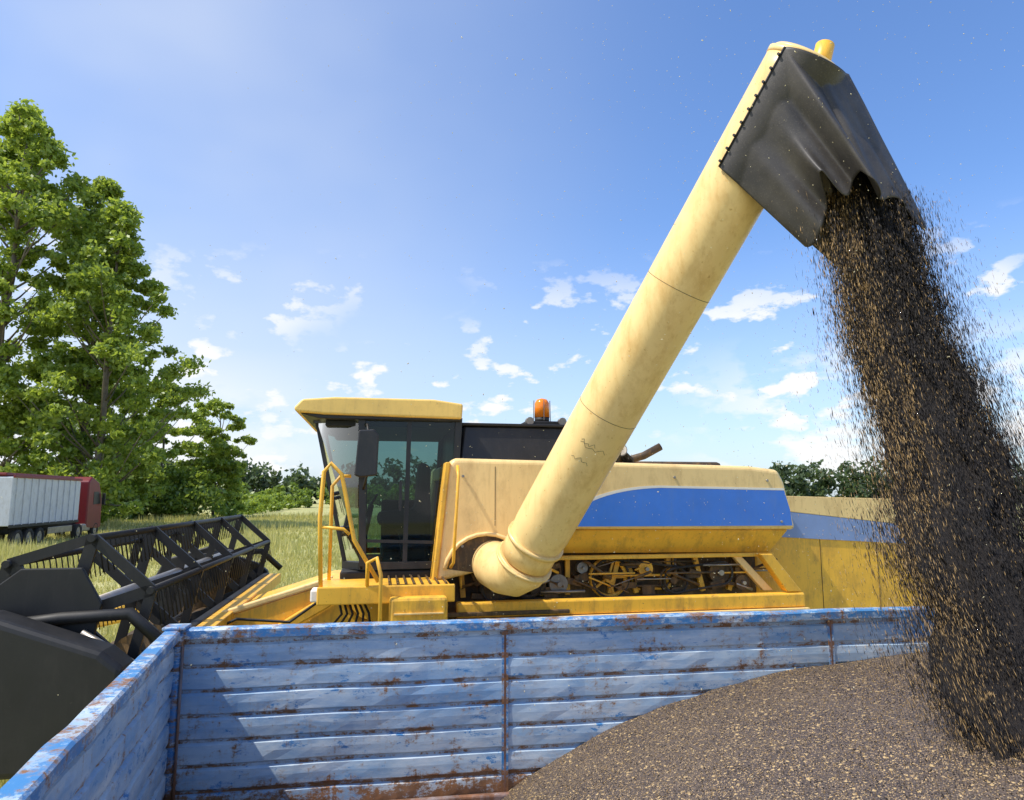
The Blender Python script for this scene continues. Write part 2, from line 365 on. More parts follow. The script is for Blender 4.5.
# machinery
def pulley(n,c,r,w,mat,spoked=False):
    if spoked:
        ring=[(c[0]+r*.9*math.cos(k*math.pi/16),c[1]+w/2,c[2]+r*.9*math.sin(k*math.pi/16)) for k in range(33)]
        tube(n+'_rim',ring,r*.11,mat,cb,8)
        multi(n+'_spokes',[boxgeo((c[0],c[1]+w/2,c[2]),(c[0]+r*.88*math.cos(k*1.2566),c[1]+w/2,c[2]+r*.88*math.sin(k*1.2566)),r*.14,r*.1) for k in range(5)],mat,cb)
        tube(n+'_hub',[(c[0],c[1],c[2]),(c[0],c[1]+w,c[2])],r*.25,mat,cb,16); return
    tube(n,[(c[0],c[1],c[2]),(c[0],c[1]+w*.4,c[2])],r,mat,cb,32)
    tube(n+'_groove',[(c[0],c[1]+w*.4,c[2]),(c[0],c[1]+w*.6,c[2])],r*.92,M['black'],cb,32)
    tube(n+'_back',[(c[0],c[1]+w*.6,c[2]),(c[0],c[1]+w,c[2])],r,mat,cb,32)
    tube(n+'_hub',[(c[0],c[1]-.05,c[2]),(c[0],c[1]+.02,c[2])],r*.25,M['steel'],cb,16)
for i,(x,z,r,mt,sp) in enumerate([(.72,2.04,.20,'darkm',1),(1.05,1.98,.10,'steel',0),(1.62,2.03,.22,'yellow',1),(2.02,2.12,.08,'yellow',0),(2.35,1.99,.16,'darkm',1),(2.9,2.06,.12,'darkm',0),(3.15,1.95,.08,'darkm',0),(.35,1.95,.13,'darkm',0),(1.32,2.14,.06,'steel',0)]):
    pulley('pulley_%d'%i,(x,.18+.02*(i%3),z),r,.09,M[mt],sp)
def belt(n,c1,r1,c2,r2,y):
    pts=[]
    a=math.atan2(c2[1]-c1[1],c2[0]-c1[0])
    for k in range(13): t=a+math.pi/2+math.pi*k/12; pts.append((c1[0]+r1*math.cos(t),y,c1[1]+r1*math.sin(t)))
    for k in range(13): t=a-math.pi/2+math.pi*k/12; pts.append((c2[0]+r2*math.cos(t),y,c2[1]+r2*math.sin(t)))
    pts.append(pts[0]); tube(n,pts,.013,M['rubber'],cb,8)
belt('belt_1',(.72,2.04),.20,(1.62,2.03),.22,.22); belt('belt_2',(1.62,2.03),.2,(2.35,1.99),.15,.19); belt('belt_3',(2.35,1.99),.13,(2.9,2.06),.12,.16)
belt('belt_4',(.35,1.95),.12,(.72,2.04),.1,.16)
P=[];Q=[];YL=[]
for i in range(56):
    x=rnd.uniform(.0,3.3); z=rnd.uniform(1.88,2.22); l=rnd.uniform(.1,.6); a=rnd.choice([0,0,1.57,.5,-.6,2.3])
    y=rnd.uniform(.10,.30)
    g=tubegeo([(x,y,z),(x+l*math.cos(a),y,max(1.87,min(2.24,z+l*math.sin(a)*.6)))],rnd.uniform(.006,.018),8)
    (P if i%4==0 else YL if i%4==1 else Q).append(g)
multi('linkage_rods',P,M['steel'],cb); multi('hydraulic_lines',Q,M['darkm'],cb); multi('control_rods',YL,M['yellow'],cb)
Q=[]
for i in range(9):
    x=.1+i*.37+rnd.uniform(-.06,.06); Q.append(boxgeo((x,.29,1.86),(x+rnd.uniform(-.15,.15),.29,2.26),.05,.05))
multi('bay_brackets',Q,M['yellow'],cb)
Q=[]
for i in range(26):
    x=rnd.uniform(.1,3.2);z=rnd.uniform(1.88,2.18); Q.append(boxgeo((x,.26,z),(x+rnd.uniform(.05,.2),.26,z+rnd.uniform(-.05,.05)),.1,rnd.uniform(.03,.12)))
multi('bay_castings',Q,M['darkm'],cb)
# rear straw hood
prism('straw_hood',[(3.6,2.90),(5.3,2.86),(6.0,2.6),(6.1,1.5),(5.2,1.35),(3.4,1.35),(3.4,2.3)],.35,2.55,M['yellow'],cb,.04,3)
prism('hood_upper_panel',[(3.62,2.905),(5.3,2.865),(5.95,2.62),(5.95,2.5),(3.68,2.74)],.335,.36,M['cream'],cb,.004)
prism('hood_blue_decal',[(3.70,2.735),(5.95,2.50),(5.95,2.3),(3.55,2.44)],.337,.36,M['paleblue'],cb,.002)
prism('hood_chopper',[(5.3,1.5),(6.3,1.4),(6.2,1.0),(5.2,1.0)],.5,2.4,M['yellow'],cb,.03)
for x in (4.25,5.0): box('hood_seam',(x,x+.005),(.345,.36),(1.4,2.42),M['darkm'],cb,0)
def frust(name,b,t,z0,z1,mat,bev=.02):
    (x0,x1,y0,y1),(a0,a1,c0,c1)=b,t
    V=[(x0,y0,z0),(x1,y0,z0),(x1,y1,z0),(x0,y1,z0),(a0,c0,z1),(a1,c0,z1),(a1,c1,z1),(a0,c1,z1)]
    return mesh(name,V,[(3,2,1,0),(4,5,6,7),(0,1,5,4),(1,2,6,5),(2,3,7,6),(3,0,4,7)],mat,cb,bevel=bev)
frust('tank_extension',(.0,1.55,.35,2.5),(.06,1.5,.42,2.45),3.2,3.66,M['blackpl'])
box('tank_extension_rim',(.03,1.53),(.38,2.48),(3.66,3.69),M['black'],cb,.008)
box('beacon_bracket',(.78,1.25),(.55,.95),(3.69,3.745),M['black'],cb,.01)
tube('beacon_base',[(1.0,.7,3.745),(1.0,.7,3.80)],.085,M['black'],cb,20)
tube('beacon_lens',[(1.0,.7,3.80),(1.0,.7,3.97),(1.0,.7,4.01),(1.0,.7,4.025)],[.088,.084,.06,.01],M['orange'],cb,20)
Q=[boxgeo((1.0+.1*math.cos(a),.7+.1*math.sin(a),3.76),(1.0+.095*math.cos(a),.7+.095*math.sin(a),4.0),.008,.008) for a in [k*1.57 for k in range(4)]]
multi('beacon_guard',Q,M['steel'],cb)
for x in(.82,1.2): tube('work_lamp',[(x,.52,3.74),(x,.60,3.74)],.045,M['steel'],cb,16)
box('engine_cover',(2.1,3.35),(.9,2.3),(3.1,3.32),M['darkm'],cb,.05)
tube('air_intake',[(1.75,.75,3.15),(1.75,.75,3.42),(1.75,.75,3.5)],[.11,.11,.08],M['black'],cb,20)
tube('air_filter',[(1.55,.6,3.38),(1.95,.6,3.38)],.095,M['darkm'],cb,20)
tube('exhaust_pipe',[(2.05,.7,3.2),(2.08,.68,3.33),(2.22,.66,3.37),(2.42,.62,3.48)],[.05,.05,.045,.045],M['darkm'],cb,14)
for k in range(3): tube('engine_hose',[(1.6+.1*k,.45,3.2),(1.65+.1*k,.42,3.38+.03*k),(1.85+.08*k,.5,3.40-.04*k),(2.05,.6,3.18)],.022,M['black'],cb,8)
tube('work_lamp_rear',[(1.86,.42,3.42),(1.86,.52,3.42)],.07,M['steel'],cb,18)
tube('work_lamp_rear_glass',[(1.86,.412,3.42),(1.86,.419,3.42)],.058,M['white'],cb,18)
# cab
c0,c1=.25,2.3
Bm=[(-.1,c0,2.2),(-.98,c0,2.2),(-1.17,.62,2.18),(-1.17,1.93,2.18),(-.98,c1,2.2),(-.1,c1,2.2)]
Tp=[(-.02,c0,3.72),(-1.03,c0,3.72),(-1.52,.62,3.72),(-1.52,1.93,3.72),(-1.03,c1,3.72),(-.02,c1,3.72)]
for i,nme in enumerate(['door_glass','quarter_glass','windscreen','far_quarter_glass','far_door_glass']):
    mesh(nme,[Bm[i],Bm[i+1],Tp[i+1],Tp[i]],[(0,1,2,3)],M['glass'],cb)
P=[]
for i in range(6): P.append(boxgeo(Bm[i],Tp[i],.07 if i in(0,1,5) else .035,.07 if i in(0,1) else .04,up=(0,1,0)))
for i in range(5): P.append(boxgeo(Bm[i],Bm[i+1],.06,.07)); P.append(boxgeo(Tp[i],Tp[i+1],.06,.09))
P.append(boxgeo((-.56,c0,2.2),(-.54,c0,3.7),.045,.035,up=(0,1,0)))
P.append(boxgeo((-.98,c0-.01,2.45),(-.1,c0-.01,2.42),.03,.03)) 
P.append(boxgeo((-.62,c0-.03,2.75),(-.62,c0-.03,3.05),.025,.03))
multi('cab_frame',P,M['blackpl'],cb)
mesh('cab_rear_wall',[(-.06,c0+.04,2.1),(-.06,c1-.04,2.1),(-.0,c1-.04,3.7),(-.0,c0+.04,3.7)],[(0,1,2,3)],M['blackpl'],cb)
box('cab_headliner',(-1.4,-.05),(c0+.05,c1-.05),(3.62,3.68),M['seat'],cb,.01)
prism('cab_floor',[(-.05,2.0),(-1.2,2.0),(-1.2,2.15),(-.05,2.15)],c0,c1,M['black'],cb,.02)
prism('cab_roof',[(.0,3.70),(.01,3.86),(-.3,3.90),(-1.3,3.90),(-1.62,3.87),(-1.70,3.78),(-1.68,3.74),(-1.4,3.72)],.12,2.42,M['roof'],cb,.045,4)
prism('cab_roof_trim',[(-.0,3.71),(-.0,3.68),(-1.45,3.68),(-1.64,3.73),(-1.4,3.735)],.17,2.37,M['blackpl'],cb,.01)
prism('seat',[(-.25,2.12),(-.25,3.25),(-.38,3.3),(-.42,2.75),(-.85,2.72),(-.85,2.58),(-.6,2.5),(-.55,2.12)],1.0,1.5,M['seat'],cb,.06,3)
tube('steering_column',[(-1.05,1.27,2.12),(-.92,1.27,2.8)],.035,M['black'],cb,10)
pts=[(-.92+.18*math.cos(a)*.35,1.27+.19*math.sin(a),2.8+.19*math.cos(a)*.6) for a in [k*math.pi/10 for k in range(21)]]
tube('steering_wheel',pts,.016,M['black'],cb,8)
box('cab_console',(-.8,-.2),(1.6,1.9),(2.12,2.85),M['seat'],cb,.03)
box('cab_monitor',(-1.12,-1.0),(1.75,1.95),(2.75,3.05),M['black'],cb,.01)
prism('rear_mirror',[(-1.08,3.10),(-1.02,3.08),(-.86,3.1),(-.85,3.5),(-.9,3.56),(-1.05,3.55)],-.05,.0,M['blackpl'],cb,.015,3)
tube('mirror_arm',[(-.95,.0,3.5),(-.97,.12,3.62),(-1.0,.26,3.64)],.013,M['black'],cb,8)
tube('mirror_arm_lower',[(-.95,.0,3.14),(-.98,.12,3.02),(-1.0,.26,2.95)],.013,M['black'],cb,8)
tube('windscreen_wiper',[(-1.19,1.3,2.2),(-1.32,1.05,2.75)],.01,M['black'],cb,6)
# platform, ladder box and rails
box('platform',(-1.35,-.15),(-.45,.35),(2.03,2.075),M['yellow'],cb,.01)
box('platform_fascia',(-1.36,-.12),(-.47,-.44),(1.93,2.09),M['yellow'],cb,.012)
box('step_box',(-.72,-.20),(-.62,-.48),(1.35,2.0),M['yellow'],cb,.03)
Q=[]
for k in range(5): Q.append(boxgeo((-.68,-.63,1.42+k*.11),(-.24,-.63,1.42+k*.11),.02,.012))
multi('step_treads',Q,M['cream'],cb)
Q=[boxgeo((-.72+.075*k,-.44,2.095),(-.72+.075*k,.3,2.095),.015,.02) for k in range(8)]
multi('platform_grating',Q,M['darkm'],cb)
def rail(n,pts,r=.019,mat='yellow'): tube(n,pts,r,M[mat],cb,10)
rail('handrail_front',[(-1.33,-.42,2.05),(-1.36,-.42,2.7),(-1.34,-.42,3.12),(-1.28,-.42,3.2),(-1.18,-.42,3.1),(-1.05,-.42,2.5),(-.82,-.42,2.12)],.02)
rail('handrail_mid',[(-1.35,-.42,2.62),(-1.15,-.42,2.60),(-1.09,-.42,2.55)],.015)
rail('handrail_inner',[(-1.3,.2,2.05),(-1.3,.2,3.0),(-1.22,.2,3.1),(-1.12,.22,3.1)],.018)
rail('handrail_body',[(-.12,-.05,2.2),(-.10,-.12,2.25),(-.06,-.12,3.1),(-.06,-.03,3.2)],.016)
rail('ladder_rail_a',[(-.80,-.6,1.3),(-.80,-.62,2.2),(-.84,-.6,2.35),(-.92,-.5,2.3),(-.92,-.45,2.07)],.018)
rail('front_strut',[(-1.3,.1,2.0),(-1.0,.1,1.7),(-.7,.1,1.6)],.03)
for k in range(6): tube('brake_hose',[(-1.2+.04*k,-.1,2.0),(-1.15+.05*k,-.15,1.8),(-1.28+.08*k,-.2,1.65),(-1.1+.05*k,-.1,1.4)],.012,M['black'],cb,8)
box('front_light',(-1.42,-1.34),(-.42,-.2),(1.95,2.06),M['white'],cb,.015)
box('front_axle',(.15,.75),(.1,2.8),(.7,1.1),M['yellow'],cb,.03)
box('front_fender',(-.35,1.1),(-.05,.32),(1.72,1.76) ,M['darkm'],cb,.01)
wheel('front_wheel_near',(.4,.10,.83),.83,.55,cb,M['yellow'],22)
wheel('front_wheel_far',(.4,2.75,.83),.83,.55,cb,M['yellow'],22)
wheel('rear_wheel_near',(4.4,.45,.55),.55,.35,cb,M['yellow'],18)
wheel('rear_wheel_far',(4.4,2.45,.55),.55,.35,cb,M['yellow'],18)
box('rear_axle',(4.3,4.5),(.5,2.4),(.45,.65),M['yellow'],cb,.02); box('chassis',(-.2,5),(.7,2.2),(1.0,1.5),M['darkm'],cb,.03)
def fprism(name,pts,y0,y1,mat,bv=.015): return prism(name,pts,y0,y1,mat,cb,bv)
fprism('feeder_house',[(-.2,2.0),(-1.35,1.97),(-2.5,1.62),(-2.5,.95),(-.2,1.1)],.75,2.15,M['yellow'])
fprism('feeder_top_rib',[(-1.3,2.05),(-2.5,1.69),(-2.5,1.63),(-1.3,1.99)],.73,.82,M['cream'])
fprism('feeder_cylinder_bracket',[(-1.3,1.9),(-2.3,1.3),(-2.3,1.2),(-1.3,1.75)],.68,.735,M['yellow'])
box('header_rear_beam',(-2.45,-2.28),(-1.2,4.3),(1.58,1.72),M['yellow'],cb,.01)
tube('header_hose',[(-1.3,.6,1.9),(-1.7,.58,1.62),(-2.2,.5,1.68),(-2.4,.4,1.6)],.014,M['black'],cb,8)
# header
HP=[(-4.3,1.35),(-4.0,1.95),(-3.4,2.13),(-2.65,1.86),(-2.5,1.74),(-2.5,1.5),(-2.95,1.08),(-4.3,1.08)]
prism('header_end_near',HP,-1.75,-1.45,M['black'],cb,.05,3)
prism('header_end_far',HP,4.45,4.6,M['black'],cb,.03,3)
prism('crop_divider_near',[(-4.2,1.1),(-4.2,1.5),(-5.1,1.0),(-5.1,.92)],-1.70,-1.5,M['yellow'],cb,.03)
prism('crop_divider_far',[(-4.2,1.1),(-4.2,1.5),(-5.1,1.0),(-5.1,.92)],4.47,4.58,M['yellow'],cb,.03)
box('header_back_sheet',(-2.55,-2.47),(-1.45,4.45),(1.1,1.72),M['black'],cb,.01)
slab('header_floor',(-2.5,-1.45,1.12),(-2.5,4.45,1.12),(-4.1,4.45,1.05),(-4.1,-1.45,1.05),.02,M['darkm'],0)
tube('header_auger',[(-2.95,-1.4,1.38),(-2.95,4.4,1.38)],.14,M['darkm'],cb,20)
def helix(n,y0,y1,turns,r0,r1,dirn):
    V=[];F=[];N=int(turns*20)
    for i in range(N+1):
        a=dirn*2*math.pi*turns*i/N; y=y0+(y1-y0)*i/N
        V+=[(-2.95+r0*math.cos(a),y,1.38+r0*math.sin(a)),(-2.95+r1*math.cos(a),y,1.38+r1*math.sin(a))]
        if i: F.append((2*i-2,2*i-1,2*i+1,2*i))
    mesh(n,V,F,M['darkm'],cb,smooth=True)
helix('auger_flight_near',-1.4,.8,5,.13,.28,1); helix('auger_flight_far',4.4,2.1,5,.13,.28,1)
# reel
RC=(-3.05,2.02); RR=.58; y0,y1=-1.25,4.35
tube('reel_tube',[(RC[0],y0,RC[1]),(RC[0],y1,RC[1])],.075,M['steel'],cb,18)
hexa=[(RC[0]+RR*math.cos(math.radians(60*k+18)),RC[1]+RR*math.sin(math.radians(60*k+18))) for k in range(6)]
P=[]
for f in range(5):
    y=y0+(y1-y0)*f/4
    for k in range(6):
        a,b=hexa[k],hexa[(k+1)%6]
        P.append(boxgeo((a[0],y,a[1]),(b[0],y,b[1]),.03,.075))
        P.append(boxgeo((RC[0],y,RC[1]),(a[0],y,a[1]),.03,.085))
multi('reel_frames',P,M['black'],cb)
P=[];T=[]
for k in range(6):
    a=hexa[k]; P.append(tubegeo([(a[0],y0-.05,a[1]),(a[0],y1+.05,a[1])],.028,10))
    n=52
    for i in range(n):
        y=y0+.05+(y1-y0-.1)*i/(n-1)
        T.append(tubegeo([(a[0],y,a[1]),(a[0]+.02,y+.01,a[1]-.03),(a[0]+.07,y,a[1]-.26)],.0055,5))
multi('reel_bats',P,M['black'],cb); multi('reel_tines',T,M['black'],cb)
for y in(-1.38,4.42):
    tube('reel_arm',[(-2.3,y,1.78),(-2.6,y,2.05),(-3.05,y,2.03),(-3.5,y,1.98)],.045,M['black'],cb,10)
prism('reel_end_shield',[(RC[0]-.62,RC[1]+.1),(RC[0]-.3,RC[1]+.36),(RC[0]+.1,RC[1]+.36),(RC[0]+.25,RC[1]+.1),(RC[0]+.2,RC[1]-.2),(RC[0]-.5,RC[1]-.3)],-1.36,-1.32,M['black'],cb,.008)
tube('reel_lift_cylinder',[(-2.4,-1.4,1.6),(-2.9,-1.4,1.93)],.03,M['steel'],cb,10)
# ------------------------------------------------------------------ unloading auger
inv=(Matrix.Translation((-.5,7.0,0))@Matrix.Rotation(A,4,'Z')).inverted()
T=Vector((2.085,4.50,5.955)); B=Vector((.08,6.72,2.22)); D=(T-B).normalized(); B=B+D*.13
W=Vector((-.283,-.88,-.381)); W=(W-D*W.dot(D)).normalized(); R=D.cross(W).normalized()
def L(p): return inv@Vector(p)
ln=(T-B).length
pts=[];rs=[]
for i in range(41):
    s=i/40; pts.append(L(B+D*ln*s)); rs.append(.272 if i>2 else .258)
tube('unloading_auger_tube',pts,rs,M['tube'],cb,64)
def ringat(n,s,r,w,mat): tube(n,[L(B+D*(ln*s-w/2)),L(B+D*(ln*s+w/2))],r,mat,cb,64)
ringat('auger_collar',.045,.284,.04,M['tube']); ringat('auger_seam',.36,.2732,.004,M['darkm']); ringat('auger_seam',.62,.2732,.004,M['darkm'])
ringat('auger_end_cap',1.0,.278,.04,M['tube'])
tube('auger_end_dome',[L(T+D*.02),L(T+D*.05),L(T+D*.06)],[.27,.24,.05],M['tube'],cb,40)
kb=T+D*.02+R*.10
tube('spout_light',[L(kb),L(kb+Vector((.03,0,.06))),L(kb+Vector((.06,0,.17))),L(kb+Vector((.07,0,.19)))],[.05,.065,.065,.03],M['yellow'],cb,16)
E0=B-D*.02
path=[E0,E0-D*.08,E0-D*.15+Vector((-.05,.03,.0)),E0-D*.19+Vector((-.13,.10,.03)),E0-D*.18+Vector((-.22,.22,.05)),E0-D*.16+Vector((-.28,.48,.08))]
tube('auger_elbow',[L(p) for p in path],[.268,.262,.25,.235,.225,.22],M['tube'],cb,40)
ringat('elbow_flange',-.01,.288,.022,M['tube'])
hp=[]
for k in range(13):
    a=math.pi*(.05+.9*k/12); hp.append((.24+.42*math.cos(a),-.02,2.12+.40*math.sin(a)))
tube('elbow_housing_arch',hp,.022,M['cream'],cb,10)
mesh('elbow_recess',[(.24,-.004,2.12)]+[(x*1.0,-.004,z) for x,y,z in hp],[(0,i+1,i) for i in range(1,13)],M['darkm'],cb)
for s,wd in ((.30,.9),(.305,.5),(.27,.6)):
    seg=[]
    for k in range(9):
        a=-.6+wd*k/8+s; seg.append(L(B+D*(ln*s+.015*math.sin(k*2.1)+.010*math.sin(k*5.3+s*90))+(W*math.cos(a)+R*math.sin(a))*.2725))
    tube('paint_crack',seg,.0018,M['darkm'],cb,5)
# rubber spout sleeve
off=.012
P0=T-D*.86+W*(.222+off)-R*.17; P1=T-D*.0+W*(.222+off)-R*.17; P2=T+D*.06+R*.31-W*.02; P3=T-D*.90+R*.10-W*.29
B0=P0+Vector((.55,-.10,-.64)); B1=P1+Vector((.40,-.10,-1.00)); B2=P2+Vector((.46,.0,-1.13)); B3=P3+Vector((.80,.05,-.66))
tops=[P0,P1,P2,P3]; bots=[B0,B1,B2,B3]; NC,NR=170,50
V=[];F=[]
def pl(ps,a):
    i=min(2,int(a)); t=a-i; return ps[i].lerp(ps[i+1],t)
def sm(x,w): return math.exp(-(x/w)**2)
for j in range(NR+1):
    b=j/NR
    for i in range(NC+1):
        a=3*i/NC; p=pl(tops,a).lerp(pl(bots,a),b)
        out=(W if a<1 else (W.lerp(R,(a-1)) if a<2 else R.lerp(-W,a-2))).normalized()
        fold=.035*b*math.sin(a*7.5+1.0*b)
        fold+=.12*b*sm(a-1.0-.12*b,.09)-.10*b*sm(a-.80-.1*b,.07)+.06*b*sm(a-.30,.09)+.07*b*sm(a-1.45+.2*b,.09)-.06*b*sm(a-1.28,.06)-.04*b*sm(a-1.7,.07)
        g=math.exp(-((a-.62)/.10)**2)*b*b
        p=p+out*(fold+.15*g)+Vector((-.12,0,.26))*g
        p=p+Vector((0,0,-.05*b*b*math.sin(a*11)))
        p=p+out*(.012*mnoise.noise(p*3.2))*min(1,b*4)
        rel=p-B; ax=rel.dot(D); rad=rel-D*ax
        if ax<ln+.05 and rad.length<.287: p=B+D*ax+rad.normalized()*.287
        V.append(L(p))
for j in range(NR):
    for i in range(NC): F.append((j*(NC+1)+i,j*(NC+1)+i+1,(j+1)*(NC+1)+i+1,(j+1)*(NC+1)+i))
sl=mesh('spout_sleeve',V,F,M['cloth'],cb,smooth=True)
so=sl.modifiers.new('s','SOLIDIFY'); so.thickness=.008
tube('sleeve_clamp',[L(P0+W*.008),L(P1+W*.008)],.008,M['black'],cb,8)
Q=[]
for k in range(9):
    p=P0.lerp(P1,(k+.4)/9)+W*.006-R*.006; Q.append(tubegeo([L(p),L(p+W*.02-R*.012)],.010,8))
multi('sleeve_bolts',Q,M['black'],cb)
# ------------------------------------------------------------------ trailer
TA=math.radians(9.2)
tr=empty('grain_trailer',(-1.84,3.87,0),TA)
LEN=6.2; WID=2.8; SK=.36; ZF=1.2; ZT=2.15
def wall(name,a,b,nrm,parent):
    a=Vector((a[0],a[1],0));b=Vector((b[0],b[1],0));n=Vector((nrm[0],nrm[1],0)).normalized()
    prof=[]; ph=.128; k=int((ZT-.05-ZF)/ph)
    for i in range(k):
        z=ZF+i*ph; prof+=[(0,z+.001),(.0,z+.014),(.015,z+.026),(.017,z+ph*.6),(.015,z+ph-.010),(0,z+ph-.001)]
    prof+=[(0,ZT-.02)]
    prof=prof+[(-.035,ZT-.02),(-.035,ZF)]
    m_=len(prof); N=60; V=[];F=[]
    for s in range(N+1):
        p=a.lerp(b,s/N); 
        for o,z in prof:
            dent=.010*mnoise.noise(Vector((s*.22,a.x+z*3,2)))+.006*mnoise.noise(Vector((s*.8,z*8,a.x)))
            dz=.005*mnoise.noise(Vector((s*.2,a.x,9)))
            V.append(p+n*(o+dent)+Vector((0,0,z+dz)))
    for s in range(N):
        for i in range(m_): F.append((s*m_+i,s*m_+(i+1)%m_,(s+1)*m_+(i+1)%m_,(s+1)*m_+i))
    F+= [tuple(range(m_-1,-1,-1)),tuple(N*m_+i for i in range(m_))]
    ob=mesh(name,V,F,M['boards'],parent); fixn(ob)
    pts=[a.lerp(b,s/14)+Vector((0,0,ZT+.005+.006*mnoise.noise(Vector((s*.7,a.x,5)))))+n*.008*mnoise.noise(Vector((s*.6,3,a.x))) for s in range(15)]
    V=[];F=[]
    for q in pts:
        for o,z in ((-.045,-.026),(.038,-.026),(.040,.018),(.030,.027),(-.036,.027),(-.045,.018)): V.append(q+n*o+Vector((0,0,z)))
    for s in range(14):
        for i in range(6): F.append((s*6+i,s*6+(i+1)%6,(s+1)*6+(i+1)%6,(s+1)*6+i))
    F+=[(5,4,3,2,1,0),tuple(84+i for i in range(6))]
    r=mesh(name+'_top_rail',V,F,M['rail'],parent); fixn(r)
c00=(0,0);c10=(LEN,0);c01=(SK,-WID);c11=(LEN,-WID)
wall('side_wall_far',(.04,0),(LEN,0),(0,-1),tr)
wall('front_wall',(0,-.04),(SK,-WID),(1,.12),tr)
wall('side_wall_near',(SK,-WID),(LEN,-WID),(0,1),tr)
wall('tail_wall',c10,c11,(-1,0),tr)
tube('corner_post',[(.03,-.03,1.15),(.03,-.03,2.16)],.03,M['rail'],tr,12)
tube('corner_hinge',[(.06,-.055,1.2),(.06,-.055,2.1)],.008,M['rust'],tr,8)
for x in (1.82,3.9):
    for xx in (x-.012,x+.012): multi('board_seam',[boxgeo((xx,-.018,1.2),(xx,-.018,2.12),.005,.014)],M['rail'],tr)
    multi('board_seam_gap',[boxgeo((x,-.018,1.2),(x,-.018,2.12),.006,.012)],M['rust'],tr)
for x in np.arange(.5,LEN,.95): multi('outer_stake',[boxgeo((x,.06,1.15),(x,.06,2.12),.07,.05)],M['boards'],tr); 
for x in np.arange(.7,LEN,.95): multi('outer_stake',[boxgeo((x,-WID-.06,1.15),(x,-WID-.06,2.12),.07,.05)],M['boards'],tr)
box('bottom_sill',(.05,LEN-.05),(-.065,-.025),(1.2,1.245),M['rust'],tr,.01)
box('corner_cap',(-.05,.07),(-.07,.05),(2.182,2.2),M['rail'],tr,.006)
mesh('floor',[(0,.03,1.19),(LEN,.03,1.19),(LEN,-WID,1.19),(SK,-WID,1.19),(0,.03,1.12),(LEN,.03,1.12),(LEN,-WID,1.12),(SK,-WID,1.12)],[(3,2,1,0),(4,5,6,7),(0,1,5,4),(1,2,6,5),(2,3,7,6),(3,0,4,7)],M['wood'],tr)
for y in(-.8,-2.0): box('chassis_rail',(.2,LEN),(y-.06,y+.06),(.92,1.11),M['rust'],tr,.01)
for x in(1.2,5.0):
    box('axle',(x-.06,x+.06),(-2.6,-.2),(.43,.55),M['rust'],tr,.01)
    box('axle_spring',(x-.4,x+.4),(-.86,-.74),(.56,.9),M['rust'],tr,.02); box('axle_spring',(x-.4,x+.4),(-2.06,-1.94),(.56,.9),M['rust'],tr,.02)
    wheel('wheel',(x,-.3,.48),.48,.28,tr,M['rust']); wheel('wheel',(x,-2.5,.48),.48,.28,tr,M['rust'])
tube('drawbar',[(.3,-.9,.95),(-1.6,-1.4,.7)],.05,M['rust'],tr,10); tube('drawbar',[(.3,-1.9,.95),(-1.6,-1.4,.7)],.05,M['rust'],tr,10)
# ------------------------------------------------------------------ grain heap
Mt=Matrix.Translation((-1.84,3.87,0))@Matrix.Rotation(TA,4,'Z')
LX,LY=2.0,2.75
def heapz(wx,wy):
    r=math.hypot(wx-3.2,wy-3.6); z=1.92-.0195*r**3
    d=math.hypot(wx-LX,wy-LY); z+=.07*math.exp(-(d/.45)**2)
    z+=.018*mnoise.noise(Vector((wx*1.7,wy*1.7,0)))+.008*mnoise.noise(Vector((wx*7,wy*7,1)))+.003*mnoise.noise(Vector((wx*23,wy*23,1)))
    return z
gh=empty('grain_heap')
V=[];F=[];NX,NY=340,170
for j in range(NY+1):
    for i in range(NX+1):
        y=-.02-(WID-.06)*j/NY; x0=.06+SK*(-y/WID); x=x0+(LEN-.04-x0)*i/NX
        w=Mt@Vector((x,y,0)); z=heapz(w.x,w.y); V.append((w.x,w.y,max(z,1.1)))
F=[(j*(NX+1)+i,(j+1)*(NX+1)+i,(j+1)*(NX+1)+i+1,j*(NX+1)+i+1) for j in range(NY) for i in range(NX)]
mesh('heap_surface',V,F,M['grain'],gh,smooth=True)
def bits(name,P,Ax,ln_,wd,mats,midx,parent):
    n=len(P); a=Ax/np.linalg.norm(Ax,axis=1)[:,None]
    b=np.cross(a,rng.normal(0,1,(n,3))); b/=np.linalg.norm(b,axis=1)[:,None]; c=np.cross(a,b)
    l=ln_[:,None];w=wd[:,None]
    V=np.stack([P-a*l,P+b*w,P-b*w*.5+c*w*.87,P-b*w*.5-c*w*.87,P+a*l],1).reshape(-1,3)
    t=np.array([[0,2,1],[0,3,2],[0,1,3],[4,1,2],[4,2,3],[4,3,1]])
    Fc=(np.arange(n)[:,None,None]*5+t[None]).reshape(-1,3)
    return npmesh(name,V,Fc,None,parent,mats=mats,midx=np.repeat(midx,6))
N=30000; PX=.4+3.7*rng.random(N); PY=-.03-2.7*rng.random(N)
PP=[]
for x,y in zip(PX,PY):
    w=Mt@Vector((x,y,0)); z=heapz(w.x,w.y)
    if z>1.2: PP.append((w.x,w.y,z+.002))
PP=np.array(PP);n=len(PP)
bits('loose_seeds',PP,rng.normal(0,1,(n,3))*np.array([1,1,.3]),.002+.0035*rng.random(n),.0016+.001*rng.random(n),[M['seed'],M['chaff']],(rng.random(n)<.5).astype(int),gh)
